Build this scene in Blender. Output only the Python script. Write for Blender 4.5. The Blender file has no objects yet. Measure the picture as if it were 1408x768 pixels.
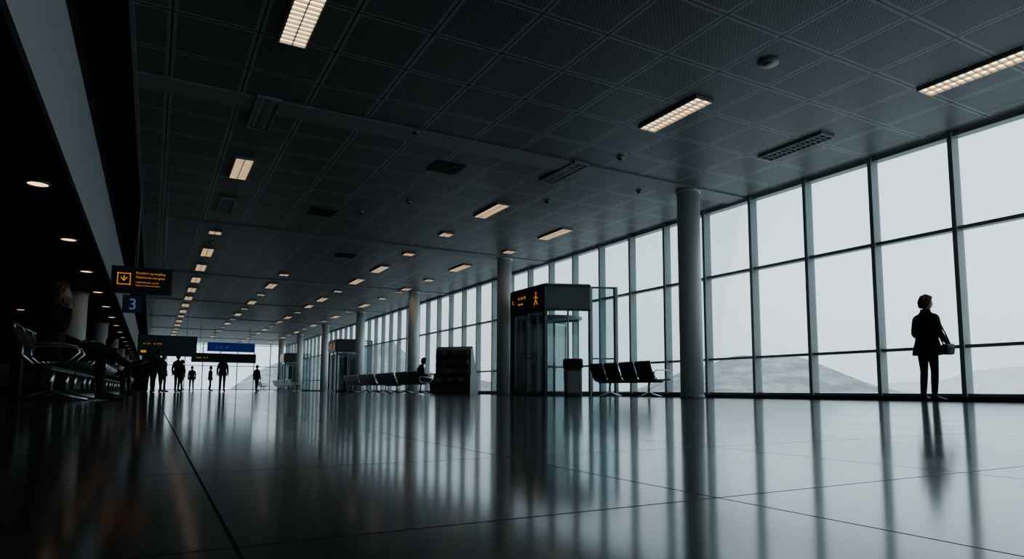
import bpy, math, random
import numpy as np
from mathutils import Vector, Matrix, noise
random.seed(4)
scene=bpy.context.scene
COL=scene.collection
try:
    scene.view_settings.view_transform='AgX'
    scene.view_settings.look='AgX - Medium High Contrast'
    scene.view_settings.exposure=0.0
except Exception as e: print(e)

# ------------------------------------------------------------ materials
def nodes_of(m):
    m.use_nodes=True
    nt=m.node_tree
    return nt,nt.nodes,nt.links
def mat(name,col,rough=.5,metal=0,spec=.5,emit=None,es=1,noise_amt=.12,nscale=6,coat=0):
    m=bpy.data.materials.new(name);nt,N,L=nodes_of(m)
    b=N['Principled BSDF']
    b.inputs['Roughness'].default_value=rough
    b.inputs['Metallic'].default_value=metal
    b.inputs['Specular IOR Level'].default_value=spec
    b.inputs['Coat Weight'].default_value=coat
    tc=N.new('ShaderNodeTexCoord');nz=N.new('ShaderNodeTexNoise');nz.inputs['Scale'].default_value=nscale
    nz.inputs['Detail'].default_value=4
    mx=N.new('ShaderNodeMix');mx.data_type='RGBA'
    L.new(tc.outputs['Object'],nz.inputs['Vector']);L.new(nz.outputs['Fac'],mx.inputs[0])
    mx.inputs[6].default_value=[c*(1-noise_amt) for c in col]+[1]
    mx.inputs[7].default_value=[min(1,c*(1+noise_amt)) for c in col]+[1]
    L.new(mx.outputs[2],b.inputs['Base Color'])
    if emit:
        b.inputs['Emission Color'].default_value=(*emit,1);b.inputs['Emission Strength'].default_value=es
    return m
def glass_mat(name,tint=(.93,.96,.96),gl=.5):
    m=bpy.data.materials.new(name);nt,N,L=nodes_of(m)
    N.remove(N['Principled BSDF']);out=N['Material Output']
    t=N.new('ShaderNodeBsdfTransparent');t.inputs[0].default_value=(*tint,1)
    g=N.new('ShaderNodeBsdfGlossy');g.inputs['Roughness'].default_value=.02
    fr=N.new('ShaderNodeFresnel');fr.inputs['IOR'].default_value=1.45
    ml=N.new('ShaderNodeMath');ml.operation='MULTIPLY';ml.inputs[1].default_value=gl
    mx=N.new('ShaderNodeMixShader')
    L.new(fr.outputs[0],ml.inputs[0]);L.new(ml.outputs[0],mx.inputs[0]);L.new(t.outputs[0],mx.inputs[1]);L.new(g.outputs[0],mx.inputs[2])
    L.new(mx.outputs[0],out.inputs['Surface'])
    return m

M={}
M['frame']=mat('aluminium_frame_grey',(.38,.41,.42),.4,.0,.5)
M['dframe']=mat('dark_metal',(.08,.085,.09),.35,.3)
M['column']=mat('column_paint',(.80,.82,.81),.4,nscale=2,noise_amt=.03)
M['plaster']=mat('fascia_paint',(.55,.58,.60),.6,nscale=1.5,noise_amt=.04)
M['darkwall']=mat('dark_wall',(.035,.033,.032),.6)
M['soffit']=mat('dark_soffit',(.05,.048,.046),.6)
M['glass']=glass_mat('window_glass',(.96,.98,.98),.25)
M['vglass']=glass_mat('vestibule_glass',(.90,.95,.95),.9)
M['frost']=glass_mat('side_glass',(.72,.80,.82),.9)
M['black']=mat('black_plastic',(.015,.016,.017),.4)
M['seat']=mat('black_leather',(.035,.038,.042),.35,nscale=20)
M['chrome']=mat('brushed_steel',(.65,.66,.66),.28,.9)
M['lampoff']=mat('lamp_unlit',(.45,.46,.46),.4)
M['louver']=mat('louver_blade',(.45,.42,.38),.35)
M['lamp']=mat('lamp_tube',(1,.9,.75),.4,emit=(1,.76,.52),es=3.2)
M['down']=mat('downlight_glow',(1,.85,.6),.4,emit=(1,.62,.34),es=2.2)
M['orange']=mat('sign_orange',(.8,.35,.05),.5,emit=(1,.40,.05),es=.5)
M['white_txt']=mat('sign_white',(.4,.5,.7),.5,emit=(.6,.75,1),es=.12)
M['signbk']=mat('sign_black',(.012,.012,.013),.3)
M['blue']=mat('sign_blue',(.03,.07,.30),.4,emit=(.02,.05,.35),es=.18)
M['navy']=mat('sign_navy',(.02,.03,.07),.4,emit=(.03,.05,.12),es=.1)
M['screen']=mat('sign_teal',(.02,.03,.034),.35,emit=(.04,.10,.12),es=.05)
M['skin']=mat('skin',(.46,.28,.20),.5)
M['coat']=mat('black_coat',(.018,.019,.022),.8,nscale=30)
M['trouser']=mat('dark_trousers',(.018,.019,.024),.8,nscale=30)
M['shoe']=mat('black_shoe',(.012,.012,.012),.4)
M['hair']=mat('brown_hair',(.17,.11,.065),.6,nscale=40,noise_amt=.4)
M['hairdk']=mat('dark_hair',(.03,.02,.015),.6,nscale=40,noise_amt=.4)
M['bag']=mat('black_leather_bag',(.02,.018,.017),.4)
M['eye']=mat('eye_white',(.3,.27,.25),.2)
M['paper1']=mat('brochure_pale',(.45,.48,.49),.6)
M['paper2']=mat('brochure_blue',(.13,.19,.25),.6)
M['paper3']=mat('brochure_tan',(.35,.31,.25),.6)
M['rack']=mat('rack_grey',(.22,.23,.235),.45)
M['bin']=mat('bin_steel',(.20,.21,.21),.4,.3)

def ceiling_mat():
    m=bpy.data.materials.new('perforated_metal_ceiling');nt,N,L=nodes_of(m);b=N['Principled BSDF']
    tc=N.new('ShaderNodeTexCoord')
    def brick(mort,c1,c2,cm,smooth=.1):
        t=N.new('ShaderNodeTexBrick');t.offset=0;t.squash=1
        t.inputs['Scale'].default_value=1;t.inputs['Brick Width'].default_value=.92;t.inputs['Row Height'].default_value=1.0
        t.inputs['Mortar Size'].default_value=mort;t.inputs['Mortar Smooth'].default_value=smooth
        t.inputs['Color1'].default_value=(*c1,1);t.inputs['Color2'].default_value=(*c2,1);t.inputs['Mortar'].default_value=(*cm,1)
        L.new(tc.outputs['Object'],t.inputs['Vector']);return t
    pan=brick(.055,(.25,.26,.262),(.285,.293,.295),(.43,.44,.44))
    seam=brick(.011,(1,1,1),(1,1,1),(.10,.10,.10))
    w1=N.new('ShaderNodeSeparateXYZ');L.new(tc.outputs['Object'],w1.inputs[0])
    def sn(o):
        a=N.new('ShaderNodeMath');a.operation='MULTIPLY';a.inputs[1].default_value=2*math.pi/.06
        L.new(o,a.inputs[0]);s=N.new('ShaderNodeMath');s.operation='SINE';L.new(a.outputs[0],s.inputs[0]);return s.outputs[0]
    p=N.new('ShaderNodeMath');p.operation='MULTIPLY';L.new(sn(w1.outputs[0]),p.inputs[0]);L.new(sn(w1.outputs[1]),p.inputs[1])
    g=N.new('ShaderNodeMath');g.operation='GREATER_THAN';g.inputs[1].default_value=.25;L.new(p.outputs[0],g.inputs[0])
    hole=N.new('ShaderNodeMath');hole.operation='MULTIPLY';L.new(g.outputs[0],hole.inputs[0])
    inv=N.new('ShaderNodeMath');inv.operation='SUBTRACT';inv.inputs[0].default_value=1;L.new(pan.outputs['Fac'],inv.inputs[1]);L.new(inv.outputs[0],hole.inputs[1])
    dk=N.new('ShaderNodeMath');dk.operation='MULTIPLY_ADD';dk.inputs[1].default_value=-.6;dk.inputs[2].default_value=1;L.new(hole.outputs[0],dk.inputs[0])
    m1=N.new('ShaderNodeMix');m1.data_type='RGBA';m1.blend_type='MULTIPLY';m1.inputs[0].default_value=1
    L.new(pan.outputs['Color'],m1.inputs[6]);L.new(dk.outputs[0],m1.inputs[7])
    m2=N.new('ShaderNodeMix');m2.data_type='RGBA';m2.blend_type='MULTIPLY';m2.inputs[0].default_value=1
    L.new(m1.outputs[2],m2.inputs[6]);L.new(seam.outputs['Color'],m2.inputs[7])
    L.new(m2.outputs[2],b.inputs['Base Color'])
    b.inputs['Roughness'].default_value=.42
    bp=N.new('ShaderNodeBump');bp.inputs['Strength'].default_value=.4;bp.inputs['Distance'].default_value=.01
    L.new(seam.outputs['Color'],bp.inputs['Height']);L.new(bp.outputs[0],b.inputs['Normal'])
    return m
def floor_mat():
    m=bpy.data.materials.new('polished_stone_floor');nt,N,L=nodes_of(m);b=N['Principled BSDF']
    tc=N.new('ShaderNodeTexCoord');mp=N.new('ShaderNodeMapping');mp.inputs['Location'].default_value=(-.074+.6,-.05+.6,0)
    L.new(tc.outputs['Object'],mp.inputs[0])
    t=N.new('ShaderNodeTexBrick');t.offset=0;t.squash=1
    t.inputs['Scale'].default_value=1;t.inputs['Brick Width'].default_value=.6;t.inputs['Row Height'].default_value=.6
    t.inputs['Mortar Size'].default_value=.0022;t.inputs['Mortar Smooth'].default_value=.1
    t.inputs['Color1'].default_value=(.17,.20,.205,1);t.inputs['Color2'].default_value=(.20,.235,.24,1);t.inputs['Mortar'].default_value=(.01,.01,.01,1)
    L.new(mp.outputs[0],t.inputs['Vector']);
    nz=N.new('ShaderNodeTexNoise');nz.inputs['Scale'].default_value=1.7;nz.inputs['Detail'].default_value=6;L.new(tc.outputs['Object'],nz.inputs['Vector'])
    mx=N.new('ShaderNodeMix');mx.data_type='RGBA';mx.blend_type='MULTIPLY';mx.inputs[0].default_value=.5
    L.new(t.outputs['Color'],mx.inputs[6]);L.new(nz.outputs['Fac'],mx.inputs[7]);L.new(mx.outputs[2],b.inputs['Base Color'])
    r=N.new('ShaderNodeMapRange');r.inputs[3].default_value=.09;r.inputs[4].default_value=.15;L.new(nz.outputs['Fac'],r.inputs[0])
    ad=N.new('ShaderNodeMath');ad.operation='MULTIPLY_ADD';ad.inputs[1].default_value=.5;L.new(t.outputs['Fac'],ad.inputs[0]);L.new(r.outputs[0],ad.inputs[2])
    L.new(ad.outputs[0],b.inputs['Roughness'])
    b.inputs['IOR'].default_value=1.62
    return m
M['ceiling']=ceiling_mat();M['floor']=floor_mat()
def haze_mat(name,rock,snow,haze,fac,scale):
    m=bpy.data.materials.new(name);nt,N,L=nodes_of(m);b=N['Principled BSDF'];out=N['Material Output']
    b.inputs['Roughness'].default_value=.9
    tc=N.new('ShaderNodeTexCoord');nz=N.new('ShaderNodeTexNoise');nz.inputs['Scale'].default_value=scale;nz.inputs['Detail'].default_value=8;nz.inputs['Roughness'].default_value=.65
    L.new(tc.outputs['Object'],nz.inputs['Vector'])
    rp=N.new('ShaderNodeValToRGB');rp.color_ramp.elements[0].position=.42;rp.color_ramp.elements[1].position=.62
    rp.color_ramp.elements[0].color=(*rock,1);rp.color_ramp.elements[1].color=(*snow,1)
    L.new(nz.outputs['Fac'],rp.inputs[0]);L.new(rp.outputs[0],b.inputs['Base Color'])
    e=N.new('ShaderNodeEmission');e.inputs[0].default_value=(*haze,1)  # distance haze painted into the surface as emission
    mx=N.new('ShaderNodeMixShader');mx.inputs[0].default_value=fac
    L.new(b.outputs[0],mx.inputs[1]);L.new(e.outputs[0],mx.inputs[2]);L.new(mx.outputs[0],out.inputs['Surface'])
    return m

# ------------------------------------------------------------ mesh builder
class MB:
    def __init__(s): s.v=[];s.f=[];s.m=[];s.sm=[];s.mats=[]
    def mi(s,name):
        if name not in s.mats:s.mats.append(name)
        return s.mats.index(name)
    def add(s,V,F,mt,smooth=False,mx=None):
        o=len(s.v)
        for p in V:
            p=Vector(p)
            if mx is not None:p=mx@p
            s.v.append(tuple(p))
        k=[s.mi(x) for x in mt] if isinstance(mt,list) else [s.mi(mt)]*len(F)
        for i,f in enumerate(F):
            s.f.append([a+o for a in f]);s.m.append(k[i]);s.sm.append(smooth)
    def box(s,x0,x1,y0,y1,z0,z1,mt,mx=None):
        V=[(x,y,z) for x in(x0,x1) for y in(y0,y1) for z in(z0,z1)]
        F=[(0,1,3,2),(4,6,7,5),(0,4,5,1),(2,3,7,6),(0,2,6,4),(1,5,7,3)]
        s.add(V,F,mt,False,mx)
    def seg(s,a,b,th,z0,z1,mt,off=0):
        a=Vector((a[0],a[1],0));b=Vector((b[0],b[1],0));d=(b-a);l=d.length;ang=math.atan2(d.y,d.x)
        mx=Matrix.Translation(a)@Matrix.Rotation(ang,4,'Z')
        s.box(0,l,-th/2+off,th/2+off,z0,z1,mt,mx)
    def loft(s,rings,mt,cap=True,smooth=True,mx=None):
        n=len(rings[0]);V=[p for r in rings for p in r];F=[]
        for i in range(len(rings)-1):
            for j in range(n):
                a=i*n+j;b=i*n+(j+1)%n;F.append((a,b,b+n,a+n))
        if cap:
            F.append(tuple(range(n))[::-1]);F.append(tuple(range((len(rings)-1)*n,len(rings)*n)))
        s.add(V,F,mt,smooth,mx)
    def tube(s,P,r,mt,n=8,closed=False,mx=None,smooth=True):
        P=[Vector(p) for p in P];rs=r if isinstance(r,(list,tuple)) else [r]*len(P)
        rings=[];up=None
        for i,p in enumerate(P):
            t=P[min(i+1,len(P)-1)]-P[max(i-1,0)]
            t.normalize()
            if up is None:
                up=Vector((0,0,1)) if abs(t.z)<.9 else Vector((1,0,0))
            a=(up-t*up.dot(t)).normalized();up=a;b=t.cross(a)
            rings.append([tuple(p+a*rs[i]*math.cos(2*math.pi*k/n)+b*rs[i]*math.sin(2*math.pi*k/n)) for k in range(n)])
        s.loft(rings,mt,not closed,smooth,mx)
    def cyl(s,x,y,z0,z1,r,mt,n=32,mx=None):
        rings=[[(x+r*math.cos(2*math.pi*k/n),y+r*math.sin(2*math.pi*k/n),z) for k in range(n)] for z in(z0,z1)]
        s.loft(rings,mt,True,True,mx)
    def prism_y(s,prof,y0,y1,mt,mx=None,smooth=False):
        n=len(prof);V=[(x,y0,z) for x,z in prof]+[(x,y1,z) for x,z in prof]
        F=[(i,(i+1)%n,(i+1)%n+n,i+n) for i in range(n)]+[tuple(range(n))[::-1],tuple(range(n,2*n))]
        s.add(V,F,mt,smooth,mx)
    def sph(s,c,rx,ry,rz,mt,nu=20,nv=14,mx=None,fn=None):
        V=[];F=[]
        for i in range(nv+1):
            th=math.pi*i/nv
            for j in range(nu):
                ph=2*math.pi*j/nu
                d=Vector((math.sin(th)*math.cos(ph),math.sin(th)*math.sin(ph),math.cos(th)))
                p=Vector((d.x*rx,d.y*ry,d.z*rz))
                if fn:p=fn(d,p)
                V.append(tuple(Vector(c)+p))
        for i in range(nv):
            for j in range(nu):
                F.append((i*nu+j,(i+1)*nu+j,(i+1)*nu+(j+1)%nu,i*nu+(j+1)%nu))
        s.add(V,F,mt,True,mx)
    def mesh(s,name):
        me=bpy.data.meshes.new(name);me.from_pydata(s.v,[],s.f)
        for n in s.mats:me.materials.append(M[n])
        for p,k,sm in zip(me.polygons,s.m,s.sm):p.material_index=k;p.use_smooth=sm
        me.validate();me.update();return me
    def obj(s,name,loc=(0,0,0),rz=0,parent=None,fixn=True):
        me=s.mesh(name)
        if fixn:
            import bmesh
            bm=bmesh.new();bm.from_mesh(me);bmesh.ops.recalc_face_normals(bm,faces=bm.faces);bm.to_mesh(me);bm.free()
        o=bpy.data.objects.new(name,me);COL.objects.link(o);o.location=loc;o.rotation_euler=(0,0,rz)
        if parent:o.parent=parent
        return o
def inst(src,name,loc,rz=0):
    o=bpy.data.objects.new(name,src.data);COL.objects.link(o);o.location=loc;o.rotation_euler=(0,0,rz);return o
def ring(c,rx,ry,n=24,e=2.0,tilt=0):
    out=[]
    for k in range(n):
        a=2*math.pi*k/n;ca,sa=math.cos(a),math.sin(a)
        x=rx*abs(ca)**(2/e)*(1 if ca>=0 else -1);y=ry*abs(sa)**(2/e)*(1 if sa>=0 else -1)
        out.append((c[0]+x*math.cos(tilt),c[1]+y,c[2]+x*math.sin(tilt)))
    return out
def text(parent,name,body,size,loc,facing,mt,align='LEFT'):
    cu=bpy.data.curves.new(name,'FONT');cu.body=body;cu.size=size;cu.align_x=align;cu.extrude=.004
    ob=bpy.data.objects.new(name+'_tmp',cu);COL.objects.link(ob)
    dg=bpy.context.evaluated_depsgraph_get();me=bpy.data.meshes.new_from_object(ob.evaluated_get(dg))
    bpy.data.objects.remove(ob)
    me.materials.clear();me.materials.append(M[mt])
    o=bpy.data.objects.new(name,me);COL.objects.link(o)
    if facing=='-x':R3=Matrix(((0,0,-1),(-1,0,0),(0,1,0)))
    else:R3=Matrix(((1,0,0),(0,0,-1),(0,1,0)))
    o.matrix_world=Matrix.Translation(loc)@R3.to_4x4()
    if parent:
        o.parent=parent;o.matrix_parent_inverse=parent.matrix_basis.inverted();
    return o

# ------------------------------------------------------------ room shell
H=4.4;XW=11.405;YS=-16.0;YN=66.5;XL=-9.0
b=MB();b.box(XL,XW+.3,YS-.3,YN+.3,-.2,0,'floor');b.obj('floor')
b=MB();b.box(-.41,XW+.3,YS,YN,H,H+.15,'ceiling')
b.obj('ceiling')
b=MB()
for k in range(-3,7):
    y=10.07+8.27*k;b.box(-.41,XW-.1,y-.26,y+.26,H-.025,H+.02,'plaster')
M['band']=mat('ceiling_band_paint',(.36,.37,.37),.5);b.mats=['band'];b.obj('trim_1')
b=MB();b.box(-.47,-.41,YS,YN,H,9,'darkwall');b.box(-.43,-.38,YS,YN,H-.05,H+.12,'frame');b.obj('trim_2')
b=MB();b.box(-1.0,-.86,YS,YN,2.4,3.65,'plaster');b.obj('trim_3')
b=MB();b.box(-1.1,-.95,YS,YN,3.65,9,'darkwall')
y=YS
while y<YN:
    b.box(-.95,-.90,y,y+.06,3.65,9,'dframe');y+=1.37
for z in (4.7,5.9):b.box(-.95,-.90,YS,YN,z,z+.06,'dframe')
b.box(-1.1,-.41,YS,YN,9,9.1,'darkwall');b.obj('wall_upper_west')
b=MB();b.box(XL,-.9,YS,YN,2.4,2.55,'soffit');b.obj('ceiling_soffit')
b=MB();b.box(XL-.15,XL,YS,YN,0,2.5,'darkwall');b.obj('wall_west')
b=MB();b.box(XL,-.4,YS-.3,YS,0,9,'darkwall');b.box(-.4,XW+.3,YS-.3,YS,H,9,'darkwall');b.obj('wall_south')
# curtain walls
Y0=5.618;DM=1.368
ks=list(range(-15,45))
b=MB()
for k in ks:
    y=Y0+DM*k
    b.box(XW-.17,XW+.04,y-.035,y+.035,0,H,'frame')
ya=Y0+DM*ks[0];yb=Y0+DM*ks[-1]
for z,hh in ((.1,.05),(.877,.05),(2.789,.06),(4.345,.06)):
    b.box(XW-.12,XW+.03,ya,yb,z-hh/2,z+hh/2,'frame')
b.box(XW-.22,XW+.05,ya,yb,0,.075,'dframe')
b.obj('window_1')
b=MB();b.box(XW-.005,XW+.005,ya,yb,.075,H,'glass');g=b.obj('window_pane_east');g.parent=bpy.data.objects['window_1']
b=MB();b.box(XW-.1,XW+.2,YS,ya,0,H,'darkwall');b.box(XW-.1,XW+.2,yb,YN,0,H,'darkwall');b.obj('wall_east')
def endglass(nm,Y,pn):
    b=MB();x=-.4
    while x<XW:
        b.box(x-.035,x+.035,Y-.15,Y+.03,0,H,'frame');x+=1.475
    for z in (.1,2.3,4.3):b.box(-.4,XW,Y-.1,Y+.03,z-.03,z+.03,'frame')
    w=b.obj(nm)
    b=MB();b.box(-.4,XW,Y-.005,Y+.005,.05,H,'glass');g=b.obj(pn);g.parent=w
endglass('window_2',YN,'window_pane_north');endglass('added_window_south',YS-.05,'added_pane_south')  # south glazing is unseen, added to brighten surfaces that face it
b=MB();b.box(XL,-.4,YN,YN+.2,0,9,'darkwall');b.obj('wall_north')
def column(name,x,y,h,r=.235):
    b=MB();b.cyl(0,0,.06,h,r,'column',48);b.cyl(0,0,0,.07,r+.012,'frame',48);b.cyl(0,0,h-.05,h,r+.02,'column',48)
    return b.obj(name,(x,y,0))
for k in range(-3,7):column('column',9.794,10.07+8.27*k,H-.025)
for k in range(1,7):column('column',-1.66,10.07+8.27*k,2.4,.24)

# ------------------------------------------------------------ ceiling fittings
def troffer(lit,l=1.25):
    b=MB();w=.30
    b.box(-w/2,w/2,-l/2,l/2,-.006,0,'lamp' if lit else 'lampoff')
    fm='louver' if lit else 'lampoff'
    b.box(-w/2-.02,-w/2,-l/2-.02,l/2+.02,-.045,0,fm);b.box(w/2,w/2+.02,-l/2-.02,l/2+.02,-.045,0,fm)
    b.box(-w/2,w/2,-l/2-.02,-l/2,-.045,0,fm);b.box(-w/2,w/2,l/2,l/2+.02,-.045,0,fm)
    b.box(-.006,.006,-l/2,l/2,-.04,-.005,fm)
    n=max(3,int(round(l/.096)))
    for i in range(1,n):
        y=-l/2+l*i/n;b.box(-w/2,w/2,y-.006,y+.006,-.04,-.005,fm)
    if not lit:
        b.box(-w/2,w/2,-l/2,l/2,-.0075,-.006,'rack')
        for s_ in(-1,1):b.tube([(s_*.075,-.6,-.018),(s_*.075,.6,-.018)],.013,'column',8)
    return b
lit=troffer(True).obj('ceiling_light',(1.307,4.5,H));off=troffer(False).obj('ceiling_light_unlit',(1.307,10.4,H))
small=troffer(True,.34).obj('ceiling_spot_panel',(1.307,7.4+2.93*4,H))
pos_lit=[];pos_off=[];pos_small=[]
for k in range(0,20):
    y=7.4+2.93*k
    if k==1:continue
    if k==3:pos_off.append((1.307,y));continue
    if k==4:continue
    pos_lit.append((1.307,y))
for k in range(0,20):
    y=7.3+3.1*k if k<3 else 7.3+2.97*k
    if k==1:pos_off.append((6.85,y));continue
    if k==3 or k%3==1:pos_small.append((6.85,y));continue
    if k==4:continue
    pos_lit.append((6.85,y))
pos_lit+=[(9.4,4.35),(9.4,14.7)]+[(9.2,20.5+5.86*k) for k in range(0,8)]
pos_small+=[(9.4,17.3)]+[(9.2,23.4+5.86*k) for k in range(0,7)]
pos_off+=[(9.6,7.28)]
pos_lit+=[(4.1,28+5.86*k) for k in range(0,6)];pos_small+=[(4.1,25+5.86*k) for k in range(0,6)]
for p in pos_lit:inst(lit,'ceiling_light',(p[0],p[1],H))
for p in pos_off:inst(off,'ceiling_light_unlit',(p[0],p[1],H))
for p in pos_small:inst(small,'ceiling_spot_panel',(p[0],p[1],H))
def downl():
    b=MB();b.cyl(0,0,-.012,0,.10,'down',24)
    n=24;b.loft([[(r*math.cos(2*math.pi*k/n),r*math.sin(2*math.pi*k/n),z) for k in range(n)] for r,z in((.10,-.0),(.10,-.02),(.125,-.02),(.125,0))],'louver',False);return b
d0=downl().obj('downlight',(-1.21,5.6,2.4))
for i in range(1,19):inst(d0,'downlight',(-1.21,5.6+3.08*i,2.4))
for x in(-3.4,-5.6):
    for i in range(0,16):
        inst(d0,'downlight',(x,8.7+3.6*i+(.8 if x<-4 else 0),2.4))
def vent():
    b=MB();b.box(-.3,.3,-.3,.3,-.012,0,'black')
    for i in range(9):b.box(-.29,.29,-.27+i*.065,-.25+i*.065,-.025,-.01,'dframe')
    return b
v0=vent().obj('ceiling_vent',(4.75,11.3,H))
for p in((3.4,15.7),(5.2,20.5)):inst(v0,'ceiling_vent',(p[0],p[1],H))
b=MB();b.cyl(0,0,-.03,0,.13,'lampoff',32);b.cyl(0,0,-.045,-.03,.07,'frame',32);b.obj('ceiling_speaker',(6.8,5.5,H))
b=MB();b.cyl(0,0,-.03,0,.06,'lampoff',24);b.sph((0,0,-.035),.04,.04,.03,'black');s0=b.obj('smoke_detector',(4.9,13.8,H))
for p in((3.6,9.9),(7.3,9.2),(8.9,10.6),(4.2,15.2),(7.6,12.2),(1.3,20.6)):inst(s0,'smoke_detector',(p[0],p[1],H-.0))

# ------------------------------------------------------------ signs
def hanging(name,x0,x1,y,z0,z1,mt,rods,th=.09,top=H):
    b=MB();b.box(x0,x1,y-th/2,y+th/2,z0,z1,mt)
    fr=.018
    b.box(x0-fr,x0,y-th/2-.01,y+th/2+.01,z0-fr,z1+fr,'dframe');b.box(x1,x1+fr,y-th/2-.01,y+th/2+.01,z0-fr,z1+fr,'dframe')
    b.box(x0,x1,y-th/2-.01,y+th/2+.01,z0-fr,z0,'dframe');b.box(x0,x1,y-th/2-.01,y+th/2+.01,z1,z1+fr,'dframe')
    for r in rods:b.tube([(r,y,z1),(r,y,top)],.012,'frame',8)
    return b.obj(name)
s=hanging('hanging_sign',-.74,.23,14.1,1.94,2.41,'signbk',(-.35,.1))
yy=14.1-.05
b=MB()
sx,sz,q=-.66,2.08,.22
for (x0,x1,z0,z1) in((sx,sx+q,sz,sz+.016),(sx,sx+q,sz+q-.016,sz+q),(sx,sx+.016,sz,sz+q),(sx+q-.016,sx+q,sz,sz+q)):b.box(x0,x1,yy-.012,yy,z0,z1,'orange')
b.tube([(sx+.06,yy-.006,sz+.14),(sx+.11,yy-.006,sz+.07),(sx+.16,yy-.006,sz+.14)],.010,'orange');b.tube([(sx+.11,yy-.006,sz+.075),(sx+.11,yy-.006,sz+.17)],.010,'orange')
b.obj('arrow_icon',parent=s)
text(s,'sign_text_1','Brottfarir og tengiflug',.056,(-.36,yy,2.30),'-y','orange')
text(s,'sign_text_2','Departures and gates',.056,(-.36,yy,2.22),'-y','orange')
text(s,'sign_text_3','Vegabréfaskoðun og hlið',.038,(-.36,yy,2.13),'-y','orange')
text(s,'sign_text_4','Passport control, transfers',.038,(-.36,yy,2.07),'-y','orange')
s=hanging('gate_number_sign',-.77,-.33,20.1,2.18,2.62,'navy',(-.55,))
text(s,'gate_number','3',.42,(-.55,20.03,2.25),'-y','white_txt','CENTER')
s=hanging('flight_information_sign',-.75,2.1,40.5,1.95,3.05,'screen',(-.2,1.6))
b=MB()
for i in range(6):
    b.box(-.6+.42*i,-.6+.42*i+.25,40.44,40.455,2.1+.0*i,2.1+.13,'orange' if i in(0,) else 'navy')
b.obj('sign_panels',parent=s)
text(s,'sign_text','A 1-12     B 14-22',.12,(-.5,40.44,2.55),'-y','orange')
s=hanging('blue_gate_sign',3.2,6.15,48.6,2.72,3.3,'blue',(3.6,5.8))
text(s,'sign_text','C  21 - 36',.20,(3.7,48.54,2.93),'-y','white_txt')
s=hanging('direction_sign',2.3,6.4,49.5,2.0,2.6,'signbk',(2.8,6.0))
text(s,'sign_text','Gates   D  E',.14,(2.6,49.44,2.25),'-y','orange')

# ------------------------------------------------------------ vestibule
M['hdr']=mat('vestibule_header',(.18,.20,.205),.3,.2)
def vestibule(dy,full=True):
    root=bpy.data.objects.new('revolving_door_vestibule',None);COL.objects.link(root);root.location=(0,dy,0)
    P=[(11.1,18.0),(10.2,17.75),(9.28,16.85),(9.28,15.0),(10.45,14.55),(11.1,14.27)]
    b=MB()
    for i,p in enumerate(P):
        mx=Matrix.Translation((p[0],p[1],0));b.box(-.045,.045,-.045,.045,0,3.0,'frame' if i in(0,4,5) else 'dframe',mx)
    for i in range(len(P)-1):
        a,c=P[i],P[i+1];last=i==len(P)-2
        b.seg(a,c,.08,0,.1,'dframe')
        if not last:
            b.seg(a,c,.10,2.34,3.0,'hdr');b.seg(a,c,.13,2.32,2.37,'dframe');b.seg(a,c,.13,2.98,3.03,'dframe')
        else:
            b.seg(a,c,.05,2.95,3.0,'frame');b.seg(a,c,.05,1.0,1.04,'frame')
        if not last:
            n=2
            for t in [j/n for j in range(1,n)]:
                q=(a[0]+(c[0]-a[0])*t,a[1]+(c[1]-a[1])*t);b.box(-.02,.02,-.02,.02,0,2.34,'frame',Matrix.Translation((q[0],q[1],0)))
    for y in(15.35,15.9,15.95,16.5):b.box(9.22,9.26,y-.02,y+.02,.02,2.2,'frame')
    for z in(.1,1.05,2.16):b.box(9.225,9.255,15.35,16.5,z-.02,z+.02,'frame')
    Q=P[1:5];V=[(p[0],p[1],3.03) for p in Q]+[(p[0],p[1],3.07) for p in Q];n=len(Q)
    b.add(V,[tuple(range(n)),tuple(range(n,2*n))]+[(i,(i+1)%n,(i+1)%n+n,i+n) for i in range(n)],'column')
    cx,cy=10.3,16.15
    b.cyl(cx,cy,2.22,2.28,.82,'frame',32);b.tube([(cx,cy,0),(cx,cy,2.2)],.03,'frame')
    for k in range(4):
        a=math.radians(30+90*k);e=(cx+.78*math.cos(a),cy+.78*math.sin(a))
        b.seg((cx,cy),e,.03,.02,.1,'frame');b.seg((cx,cy),e,.03,2.12,2.2,'frame');b.tube([(e[0],e[1],0),(e[0],e[1],2.2)],.018,'frame')
    o=b.obj('frame');o.parent=root
    b=MB()
    for i in range(len(P)-1):
        a,c=P[i],P[i+1];last=i==len(P)-2
        b.seg(a,c,.012,.1,2.95 if last else 2.32,'frost' if last else 'vglass')
    for k in range(4):
        a=math.radians(30+90*k);b.seg((cx,cy),(cx+.78*math.cos(a),cy+.78*math.sin(a)),.01,.1,2.1,'vglass')
    o=b.obj('glass');o.parent=root
    b=MB();b.box(9.19,9.23,15.02,16.83,2.40,2.94,'signbk');o=b.obj('header_sign');o.parent=root
    for nm,tx,sz,y,z in(('t1','C',.15,16.7,2.64),('t2','21  22  ÚT',.10,16.35,2.74),('t3','Exit  Bus',.08,16.35,2.58)):
        t=text(None,nm,tx,sz,(9.185,y,z),'-x','orange');t.parent=root
    bb=MB();cy2=15.35;x=9.185
    bb.sph((x,cy2,2.83),.012,.035,.035,'orange');bb.tube([(x,cy2,2.78),(x,cy2,2.64),(x,cy2-.09,2.50)],.014,'orange');bb.tube([(x,cy2,2.64),(x,cy2+.09,2.50)],.014,'orange')
    bb.tube([(x,cy2+.11,2.70),(x,cy2,2.74),(x,cy2-.11,2.67)],.012,'orange')
    o=bb.obj('walking_icon');o.parent=root
    return root
for dy in(0,22.8,39.6):vestibule(dy)

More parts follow.
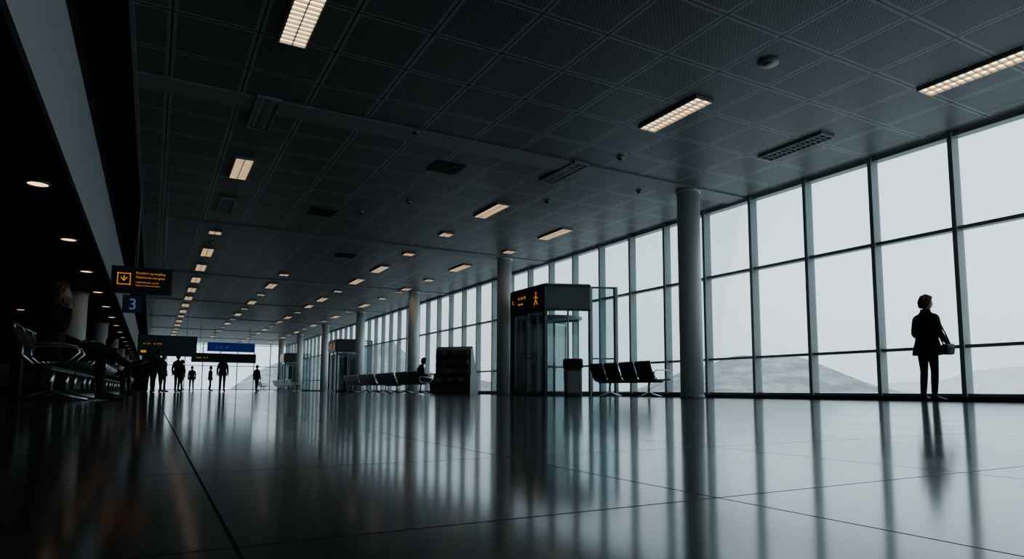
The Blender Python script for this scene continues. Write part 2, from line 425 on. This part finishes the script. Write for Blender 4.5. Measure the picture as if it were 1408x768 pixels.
# ------------------------------------------------------------ benches
def bench_mb(n=4,w=.6):
    b=MB();L=n*w
    b.box(-.05,.03,0,L,.34,.40,'dframe')
    prof=[(.27,.41),(.25,.435),(.05,.42),(-.14,.405),(-.20,.44),(-.25,.56),(-.31,.72),(-.345,.82)]
    th=.03
    low=[]
    for i,(x,z) in enumerate(prof):
        a=prof[max(0,i-1)];c=prof[min(len(prof)-1,i+1)];dx,dz=c[0]-a[0],c[1]-a[1];l=math.hypot(dx,dz)
        nx,nz=dz/l,-dx/l
        low.append((x-nx*th,z-nz*th))
    pl=prof+low[::-1]
    for i in range(n):
        b.prism_y(pl,i*w+.035,(i+1)*w-.035,'seat')
        b.tube([(-.32,i*w+.035,.77),(-.335,i*w+.035,.83),(-.335,(i+1)*w-.035,.83),(-.32,(i+1)*w-.035,.77)],.012,'chrome')
    for i in range(n+1):
        y=min(max(i*w,.012),L-.012)
        pts=[(-.14,y,.40),(-.24,y,.50),(-.24,y,.585),(-.18,y,.625),(.12,y,.625),(.24,y,.60),(.27,y,.54),(.20,y,.46),(.06,y,.40)]
        b.tube(pts,.014,'chrome')
    for y in(.45,L-.45) if n>2 else (.3,L-.3):
        b.tube([(-.01,y,.36),(-.03,y,.12)],.03,'chrome',12)
        b.tube([(-.36,y-.0,.018),(-.2,y,.06),(-.03,y,.13),(.15,y,.06),(.34,y,.018)],.02,'chrome',10)
    return b
BX=-.98
bn=bench_mb(4).obj('airport_bench',(BX,8.55,0))
ybs=[8.55+2.55*i for i in range(0,10)]
for y in ybs[1:]:inst(bn,'airport_bench',(BX,y,0))
inst(bn,'airport_bench',(10.28,11.5,0))
for y in(22.3,24.9,27.6,30.2):inst(bn,'airport_bench',(8.7,y,0),0)
for y in(23.0,30.4):inst(bn,'airport_bench',(10.6,y,0),0)
for y in(46,48.7,51.3,60):inst(bn,'airport_bench',(8.6,y,0),0)
# ------------------------------------------------------------ bin, rack, counter
b=MB()
b.loft([ring((0,0,z),rx,ry,24,6) for z,rx,ry in((0,.2,.2),(.02,.21,.21),(.70,.22,.22))],'bin')
b.loft([ring((0,0,z),rx,ry,24,6) for z,rx,ry in((.70,.235,.235),(.72,.24,.24),(.88,.24,.24),(.92,.22,.22))],'black')
b.box(-.14,.14,-.245,-.20,.77,.84,'signbk');b.box(-.15,.15,-.225,-.205,.1,.62,'frame')
b.obj('litter_bin',(9.02,13.3,0),math.radians(-30))
b=MB();W=1.3
prof=[(0,0),(0,1.5),(.15,1.62),(.30,1.25),(.55,.55),(.55,0)]
V=[(0,y,z) for y,z in prof]+[(W,y,z) for y,z in prof];n=6
b.add(V,[(i,(i+1)%n,(i+1)%n+n,i+n) for i in range(n)]+[tuple(range(n)),tuple(range(n,2*n))],'rack')
for r in range(4):
    z=.35+r*.3
    b.box(.04,W-.04,-.09,0,z-.02,z,'dframe');b.box(.04,W-.04,-.09,-.08,z,z+.07,'dframe')
    for c in range(6):
        b.box(.08+c*.2,.08+c*.2+.14,-.07,-.02,z,z+.2+random.random()*.03,random.choice(['paper1','paper2','paper3','rack','rack','paper2']))
b.box(-.03,0,-.1,.57,0,.6,'rack');b.box(W,W+.03,-.1,.57,0,.6,'rack')
b.obj('brochure_rack',(8.45,20.75,0),math.radians(-48.7))
b=MB();b.box(-.35,.35,-1.5,1.5,.08,1.02,'darkwall');b.box(-.3,.3,-1.45,1.45,0,.08,'black');b.box(-.42,.42,-1.58,1.58,1.02,1.07,'black');b.box(-.2,-.1,-.5,0,1.07,1.4,'black')
b.obj('service_counter',(-3.1,12.5,0))
for y in (24,34,46):
    b=MB();b.box(-2.2,2.2,-.3,.3,0,1.0,'darkwall')
    for i in range(7):b.box(-2.1+.6*i,-2.1+.6*i+.45,-.33,-.3,.2,.85,random.choice(['paper1','paper2','paper3','rack']))
    b.box(-2.25,2.25,-.34,.34,1.0,1.05,'dframe');b.box(-2.2,2.2,-.02,.02,1.05,2.0,'signbk')
    b.obj('shop_display',(-5.6,y,0))

# ------------------------------------------------------------ people
def skin_mesh(V,E,Rr,roots,sub=2):
    me=bpy.data.meshes.new('t');me.from_pydata([tuple(v) for v in V],E,[])
    ob=bpy.data.objects.new('t',me);COL.objects.link(ob)
    md=ob.modifiers.new('s','SKIN');md.use_smooth_shade=True;md.branch_smoothing=.4
    sv=me.skin_vertices[0].data
    for i,r in enumerate(Rr):
        sv[i].radius=(r,r);sv[i].use_root=i in roots
    ms=ob.modifiers.new('u','SUBSURF');ms.levels=sub;ms.render_levels=sub
    dg=bpy.context.evaluated_depsgraph_get();out=bpy.data.meshes.new_from_object(ob.evaluated_get(dg))
    bpy.data.objects.remove(ob);return out
def stand(walk=0):
    J={'pelvis':(0,0,.95),'waist':(0,0,1.08),'chest':(0,0,1.27),'uchest':(0,0,1.40),'neck':(0,0,1.475),'hbase':(.012,0,1.55),'head':(.025,0,1.625)}
    for s_,sg in(('L',1),('R',-1)):
        f=walk*sg
        J['hip'+s_]=(0,.085*sg,.91);J['knee'+s_]=(.02+f*.16,.095*sg,.50);J['ank'+s_]=(-.02+f*.30,.10*sg,.085+(.05 if f<0 else 0))
        J['ball'+s_]=(.10+f*.30,.12*sg,.035);J['toe'+s_]=(.17+f*.30,.13*sg,.03)
        J['sho'+s_]=(0,.165*sg,1.395);J['elb'+s_]=(-.03-f*.1,.225*sg,1.12);J['wri'+s_]=(.03-f*.2,.235*sg,.88)
        J['hd'+s_]=(.1,0,-1);J['th'+s_]=(1,0,0)
    J['rings']=[((0,0,.80),.155,.205),((0,0,.92),.15,.20),((0,0,1.06),.12,.165),((0,0,1.2),.13,.175),((0,0,1.33),.122,.19),((0,0,1.40),.10,.175),((0,0,1.445),.075,.12),((0,0,1.475),.062,.075),((0,0,1.51),.058,.064)]
    return J
def sit(cross=True,lean=0):
    J={'pelvis':(0,0,.53),'waist':(-.03,0,.66),'chest':(-.06+lean*.1,0,.85),'uchest':(-.07+lean*.2,0,.98),'neck':(-.06+lean*.25,0,1.055),'hbase':(-.035+lean*.3,0,1.12),'head':(-.01+lean*.33,0,1.195)}
    for s_,sg in(('L',1),('R',-1)):
        J['hip'+s_]=(.03,.09*sg,.52);J['knee'+s_]=(.44,.10*sg,.51);J['ank'+s_]=(.46,.10*sg,.085)
        J['ball'+s_]=(.57,.11*sg,.035);J['toe'+s_]=(.64,.12*sg,.03)
        J['sho'+s_]=(-.07+lean*.2,.165*sg,.975);J['elb'+s_]=(.02,.22*sg,.73);J['wri'+s_]=(.23,.12*sg,.66)
        J['hd'+s_]=(1,-.2*sg,-.1);J['th'+s_]=(0,-sg,.6)
    if cross:
        J['kneeR']=(.43,-.03,.62);J['ankR']=(.74,.08,.40);J['ballR']=(.84,.10,.44);J['toeR']=(.90,.11,.47)
    J['rings']=[((.0,0,.44),.15,.19),((-.01,0,.52),.16,.195),((-.03,0,.66),.13,.17),((-.055+lean*.1,0,.80),.13,.175),((-.065+lean*.16,0,.91),.122,.188),((-.07+lean*.2,0,.98),.10,.17),((-.065+lean*.23,0,1.025),.075,.12),((-.055+lean*.25,0,1.055),.062,.075),((-.045+lean*.27,0,1.09),.056,.062)]
    return J
def crom(P,t):
    n=len(P)-1;x=t*n;i=min(int(x),n-1);f=x-i
    g=lambda k:np.array(P[max(0,min(n,k))])
    a,b_,c,d=g(i-1),g(i),g(i+1),g(i+2)
    return .5*((2*b_)+(-a+c)*f+(2*a-5*b_+4*c-d)*f*f+(-a+3*b_-3*c+d)*f**3)
def figure(name,loc,rz,J,scale=1,hair='hair',hs='short',top='coat',bot='trouser',hyaw=0,hpitch=0,sub=2,puff=1.0):
    root=bpy.data.objects.new(name,None);COL.objects.link(root);root.location=loc;root.rotation_euler=(0,0,rz);root.scale=(scale,)*3
    V=[];E=[];R=[];idx={}
    def vtx(k,p,r):
        idx[k]=len(V);V.append(Vector(p));R.append(r);return idx[k]
    bones=[]
    def link(a,c,l):E.append((idx[a],idx[c]));bones.append((V[idx[a]],V[idx[c]],l))
    def mid(a,c,t):return Vector(J[a]).lerp(Vector(J[c]),t)
    vtx('pelvis',J['pelvis'],.12);vtx('waist',J['waist'],.105);vtx('chest',J['chest'],.115);vtx('uchest',J['uchest'],.09);vtx('neck',J['neck'],.054);vtx('hbase',J['hbase'],.05)
    for a,c,l in(('pelvis','waist',top),('waist','chest',top),('chest','uchest',top),('uchest','neck',top),('neck','hbase','skin')):link(a,c,l)
    roots={0}
    for s_,sg in(('L',1),('R',-1)):
        vtx('hip'+s_,J['hip'+s_],.092);vtx('th'+s_+'m',mid('hip'+s_,'knee'+s_,.5),.08);vtx('knee'+s_,J['knee'+s_],.060)
        vtx('calf'+s_,mid('knee'+s_,'ank'+s_,.35),.060);vtx('ank'+s_,J['ank'+s_],.045);vtx('ball'+s_,J['ball'+s_],.038);vtx('toe'+s_,J['toe'+s_],.028)
        link('pelvis','hip'+s_,bot);link('hip'+s_,'th'+s_+'m',bot);link('th'+s_+'m','knee'+s_,bot);link('knee'+s_,'calf'+s_,bot);link('calf'+s_,'ank'+s_,bot);link('ank'+s_,'ball'+s_,'shoe');link('ball'+s_,'toe'+s_,'shoe')
        vtx('sho'+s_,J['sho'+s_],.070);vtx('ua'+s_,mid('sho'+s_,'elb'+s_,.5),.060);vtx('elb'+s_,J['elb'+s_],.052);vtx('fa'+s_,mid('elb'+s_,'wri'+s_,.5),.047);vtx('cuff'+s_,mid('elb'+s_,'wri'+s_,.9),.038);vtx('wri'+s_,J['wri'+s_],.027)
        d=Vector(J['hd'+s_]).normalized();th=Vector(J['th'+s_]);th=(th-d*th.dot(d)).normalized();nn=d.cross(th)*(1 if s_=='R' else -1)
        w=Vector(J['wri'+s_])
        vtx('pa'+s_,w+d*.045,.033);vtx('pb'+s_,w+d*.085,.030)
        link('uchest','sho'+s_,top);link('sho'+s_,'ua'+s_,top);link('ua'+s_,'elb'+s_,top);link('elb'+s_,'fa'+s_,top);link('fa'+s_,'cuff'+s_,top);link('cuff'+s_,'wri'+s_,top);link('wri'+s_,'pa'+s_,'skin');link('pa'+s_,'pb'+s_,'skin')
        for fi,(o,l) in enumerate(((.03,.068),(.010,.078),(-.010,.073),(-.030,.058))):
            p=w+d*.075+th*o;dd=d.copy();k0='f%s%d'%(s_,fi);vtx(k0+'0',p,.010);roots.add(idx[k0+'0'])
            for j,(fl,cv) in enumerate(((.45,.35),(.30,.45),(.25,.3))):
                dd=(dd+nn*cv).normalized();p=p+dd*l*fl*1.15;vtx(k0+str(j+1),p,.0095-.001*j);link(k0+str(j),k0+str(j+1),'skin')
        p=w+d*.03+th*.02;k0='t%s'%s_;vtx(k0+'0',p,.013);roots.add(idx[k0+'0']);dd=(d*.6+th*.8).normalized()
        for j in range(3):
            p=p+dd*.027;vtx(k0+str(j+1),p,.011-.001*j);link(k0+str(j),k0+str(j+1),'skin');dd=(dd+d*.3+nn*.2).normalized()
    me=skin_mesh(V,E,R,roots,sub)
    b=MB();VV=[v.co.copy() for v in me.vertices];FF=[tuple(p.vertices) for p in me.polygons];ml=[]
    A=np.array([list(x[0]) for x in bones]);Bb=np.array([list(x[1]) for x in bones]);D=Bb-A;DD=(D*D).sum(1)
    for p in me.polygons:
        c=np.array(list(p.center));t=np.clip(((c-A)*D).sum(1)/DD,0,1);q=A+D*t[:,None]-c;ml.append(bones[int(np.argmin((q*q).sum(1)))][2])
    b.add(VV,FF,ml,True)
    RR=[(*c,rx,ry) for c,rx,ry in J['rings']]
    sm=[crom(RR,i/26) for i in range(27)]
    rings=[]
    for q in sm:
        rg=ring(q[:3],q[3],q[4],32,2.3);out=[]
        for p in rg:
            k=1+.03*noise.noise(Vector((p[0]*7,p[1]*7,p[2]*5+loc[1])))
            out.append((q[0]+(p[0]-q[0])*k,q[1]+(p[1]-q[1])*k,p[2]))
        rings.append(out)
    b.loft(rings,top,True,True)
    for s_ in'LR':
        a=Vector(J['ank'+s_]);t=Vector(J['toe'+s_]);d=(t-a);d.normalize()
        b.tube([a-d*.05+Vector((0,0,-.045)),a.lerp(t,.5)+Vector((0,0,-.012)),t+d*.03],[.036,.042,.028],'shoe',14)
    o=b.obj('body',fixn=False);o.parent=root
    hb=MB();hm=Matrix.Translation(J['head'])@Matrix.Rotation(hyaw,4,'Z')@Matrix.Rotation(hpitch,4,'Y')
    def gs(d,c,w):
        c=Vector(c).normalized();return math.exp(-((d-c).length_squared)/(w*w))
    def face(d,p):
        p=p.copy()
        if d.z<0:p.y*=1-.28*(-d.z)**1.3;p.x*=1-.12*(-d.z) if d.x<0 else 1-.06*(-d.z)
        n=gs(d,(1,0,-.12),.16);p.x+=.024*n
        p.x-=.009*(gs(d,(.9,.32,.08),.2)+gs(d,(.9,-.32,.08),.2));p.x+=.005*gs(d,(.95,0,.28),.35)
        p.x+=.007*gs(d,(.92,.0,-.45),.16);p.x-=.004*gs(d,(.9,0,-.58),.1);p.x+=.009*gs(d,(.8,0,-.85),.25)
        return p
    hb.sph((0,0,0),.096,.076,.118,'skin',40,30,hm,face)
    for sg in(1,-1):
        hb.sph((-.005,.078*sg,-.01),.018,.008,.03,'skin',12,10,hm);hb.sph((.076,.030*sg,.012),.012,.012,.009,'eye',12,8,hm);hb.sph((.0865,.030*sg,.012),.0035,.005,.005,'hairdk',8,6,hm)
    hb.sph((.0915,0,-.052),.006,.024,.005,'skin',12,8,hm)
    def hr(d,p):
        nz=noise.noise(d*3.2+Vector((loc[0],loc[1],0)))*.10+noise.noise(d*9)*.11+noise.noise(d*20)*.05
        f=d.x*.9-d.z*.55
        k=1.0+.12*puff+nz*puff
        if f>.42:k=.86
        elif f>.25:k=k+(.86-k)*(f-.25)/.17
        if hs=='short' and d.z<-.6:k=min(k,max(.86,1-(-d.z-.6)*1.5))
        if hs=='long' and d.z<-.3 and d.x<.3:k*=1+min(.25,(-d.z-.3)*.6)
        return p*k
    hb.sph((-.004,0,.008),.100,.084,.118,hair,72,54,hm,hr)
    o=hb.obj('head',fixn=False);o.parent=root
    return root
# woman at the window
J=stand()
J['elbR']=(-.03,-.25,1.12);J['wriR']=(.14,-.23,.965);J['hdR']=(.9,.0,-.45);J['thR']=(.3,1,.3)
J['elbL']=(.0,.23,1.12);J['wriL']=(.17,.15,1.0);J['hdL']=(.8,-.6,-.1);J['thL']=(0,0,1)
J['rings']=[((-.01,0,.76),.175,.22),((0,0,.88),.165,.212),((0,0,1.05),.13,.175),((0,0,1.2),.135,.182),((0,0,1.33),.125,.19),((0,0,1.40),.10,.172),((0,0,1.45),.08,.115),((0,0,1.485),.07,.082),((0,0,1.525),.066,.072)]
w=figure('standing_woman',(10.72,5.86,0),math.radians(-10),J,.955,puff=1.45,hyaw=math.radians(-22))
b=MB()
b.loft([ring((.12,-.265,z),rx,ry,28,4) for z,rx,ry in((.76,.08,.035),(.775,.10,.055),(.84,.105,.06),(.91,.10,.045),(.925,.08,.03))],'bag')
b.loft([ring((.12,-.267,z),rx,ry,28,4) for z,rx,ry in((.84,.108,.063),(.92,.103,.05),(.935,.08,.03))],'bag')
b.tube([(.19,-.265,.91),(.12,-.24,1.10),(.05,-.19,1.32),(.02,-.15,1.435),(-.05,-.15,1.43),(-.09,-.2,1.28),(-.05,-.25,1.08),(.03,-.265,.91)],.011,'bag')
o=b.obj('shoulder_bag');o.parent=w
# seated woman on near bench
J=sit(True,.12)
J['elbR']=(.10,-.20,.78);J['wriR']=(.13,-.075,1.02);J['hdR']=(-.25,.35,1);J['thR']=(-1,.0,0)
figure('seated_woman',(BX-.06,9.42,0),0,J,1.06,puff=1.4,hs='long')
figure('seated_traveller',(BX-.06,17.6,0),0,sit(False,.6),1,hair='hairdk')
figure('seated_traveller',(BX-.06,22.3,0),0,sit(True,.2),1,hair='hairdk')
figure('seated_traveller',(8.62,22.6,0),0,sit(False,.4),1,hair='hairdk')
figure('walking_traveller',(3.1,35.8,0),math.radians(80),stand(.5),1.02,hair='hairdk')
for (x,y,r,wk) in((1.0,33,60,.2),(.45,35,-40,.1),(.2,31,120,.3),(-.1,38,90,.5),(1.4,39,200,.2),(2.4,50,90,.5),(3.7,52,10,.2),(6.2,47,40,.3),(-.1,27.5,90,.2)):
    figure('standing_traveller',(x,y,0),math.radians(r),stand(wk),random.uniform(.95,1.04),hair='hairdk',sub=1)

# ------------------------------------------------------------ exterior
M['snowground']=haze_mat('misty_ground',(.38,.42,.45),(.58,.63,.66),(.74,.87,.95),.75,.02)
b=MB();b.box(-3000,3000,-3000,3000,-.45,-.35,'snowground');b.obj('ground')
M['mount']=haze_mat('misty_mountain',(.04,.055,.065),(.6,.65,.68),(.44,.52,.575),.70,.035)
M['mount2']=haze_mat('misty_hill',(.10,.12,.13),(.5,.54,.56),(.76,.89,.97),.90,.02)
F2=Vector((.4818,.8763,0));R2=Vector((.8763,-.4818,0))
def ridge(name,depth,prof,mt,thick=160,amp=2):
    xs=[p[0] for p in prof];hs=[p[1] for p in prof];nu,nv=140,36
    V=[];F=[]
    for i in range(nu+1):
        u=xs[0]+(xs[-1]-xs[0])*i/nu;h=float(np.interp(u,xs,hs))
        for j in range(nv+1):
            v=j/nv*2-1;p=F2*(depth+v*thick)+R2*u
            fall=max(0,1-abs(v))**.8
            nz=noise.fractal(Vector((p.x*.02,p.y*.02,0)),.8,2.1,6)
            z=h*fall+nz*amp*min(1,h/15)*(1-abs(v)*.5)
            V.append((p.x,p.y,z-.6))
    for i in range(nu):
        for j in range(nv):
            a=i*(nv+1)+j;F.append((a,a+1,a+nv+2,a+nv+1))
    b=MB();b.add(V,F,mt,True);b.obj(name)
def L(px,d):return (px-704)/897*d
def Z(py,d):return (537-py)/897*d
D=900
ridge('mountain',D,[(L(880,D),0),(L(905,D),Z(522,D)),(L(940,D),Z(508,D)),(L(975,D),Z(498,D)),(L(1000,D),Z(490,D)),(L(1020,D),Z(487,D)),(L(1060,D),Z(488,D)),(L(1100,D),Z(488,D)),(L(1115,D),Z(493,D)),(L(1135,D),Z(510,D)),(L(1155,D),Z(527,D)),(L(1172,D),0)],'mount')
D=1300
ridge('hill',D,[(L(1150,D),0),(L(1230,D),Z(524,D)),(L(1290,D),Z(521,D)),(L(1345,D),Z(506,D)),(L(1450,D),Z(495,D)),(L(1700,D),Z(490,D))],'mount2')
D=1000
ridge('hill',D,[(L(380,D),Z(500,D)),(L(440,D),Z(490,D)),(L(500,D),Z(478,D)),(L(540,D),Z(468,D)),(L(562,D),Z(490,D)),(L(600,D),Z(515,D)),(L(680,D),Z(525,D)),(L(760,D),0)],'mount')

# ------------------------------------------------------------ world
W=bpy.data.worlds.new('overcast_sky');scene.world=W;W.use_nodes=True;N=W.node_tree.nodes;Lk=W.node_tree.links
bg=N['Background'];tc=N.new('ShaderNodeTexCoord');sp=N.new('ShaderNodeSeparateXYZ');Lk.new(tc.outputs['Generated'],sp.inputs[0])
rp=N.new('ShaderNodeValToRGB');rp.color_ramp.elements[0].position=0;rp.color_ramp.elements[0].color=(.58,.69,.755,1)
rp.color_ramp.elements[1].position=.6;rp.color_ramp.elements[1].color=(.58,.70,.77,1)
e=rp.color_ramp.elements.new(.15);e.color=(.71,.83,.89,1)
Lk.new(sp.outputs[2],rp.inputs[0]);Lk.new(rp.outputs[0],bg.inputs[0]);bg.inputs[1].default_value=1.6

# ------------------------------------------------------------ camera
yaw,pi_,ro=[math.radians(v) for v in(28.805,5.49,.265)]
F_=Vector((math.sin(yaw)*math.cos(pi_),math.cos(yaw)*math.cos(pi_),math.sin(pi_)));R_=Vector((math.cos(yaw),-math.sin(yaw),0));U_=R_.cross(F_)
Rr=R_*math.cos(ro)+U_*math.sin(ro);Ur=-R_*math.sin(ro)+U_*math.cos(ro)
cd=bpy.data.cameras.new('camera');cam=bpy.data.objects.new('camera',cd);COL.objects.link(cam)
cd.sensor_width=36;cd.lens=897.18/1408*36;cd.shift_y=(450.37-384)/1408;cd.clip_start=.02;cd.clip_end=5000
m3=Matrix((Rr,Ur,-F_)).transposed();cam.matrix_world=Matrix.Translation((0,0,.142))@m3.to_4x4()
scene.camera=cam
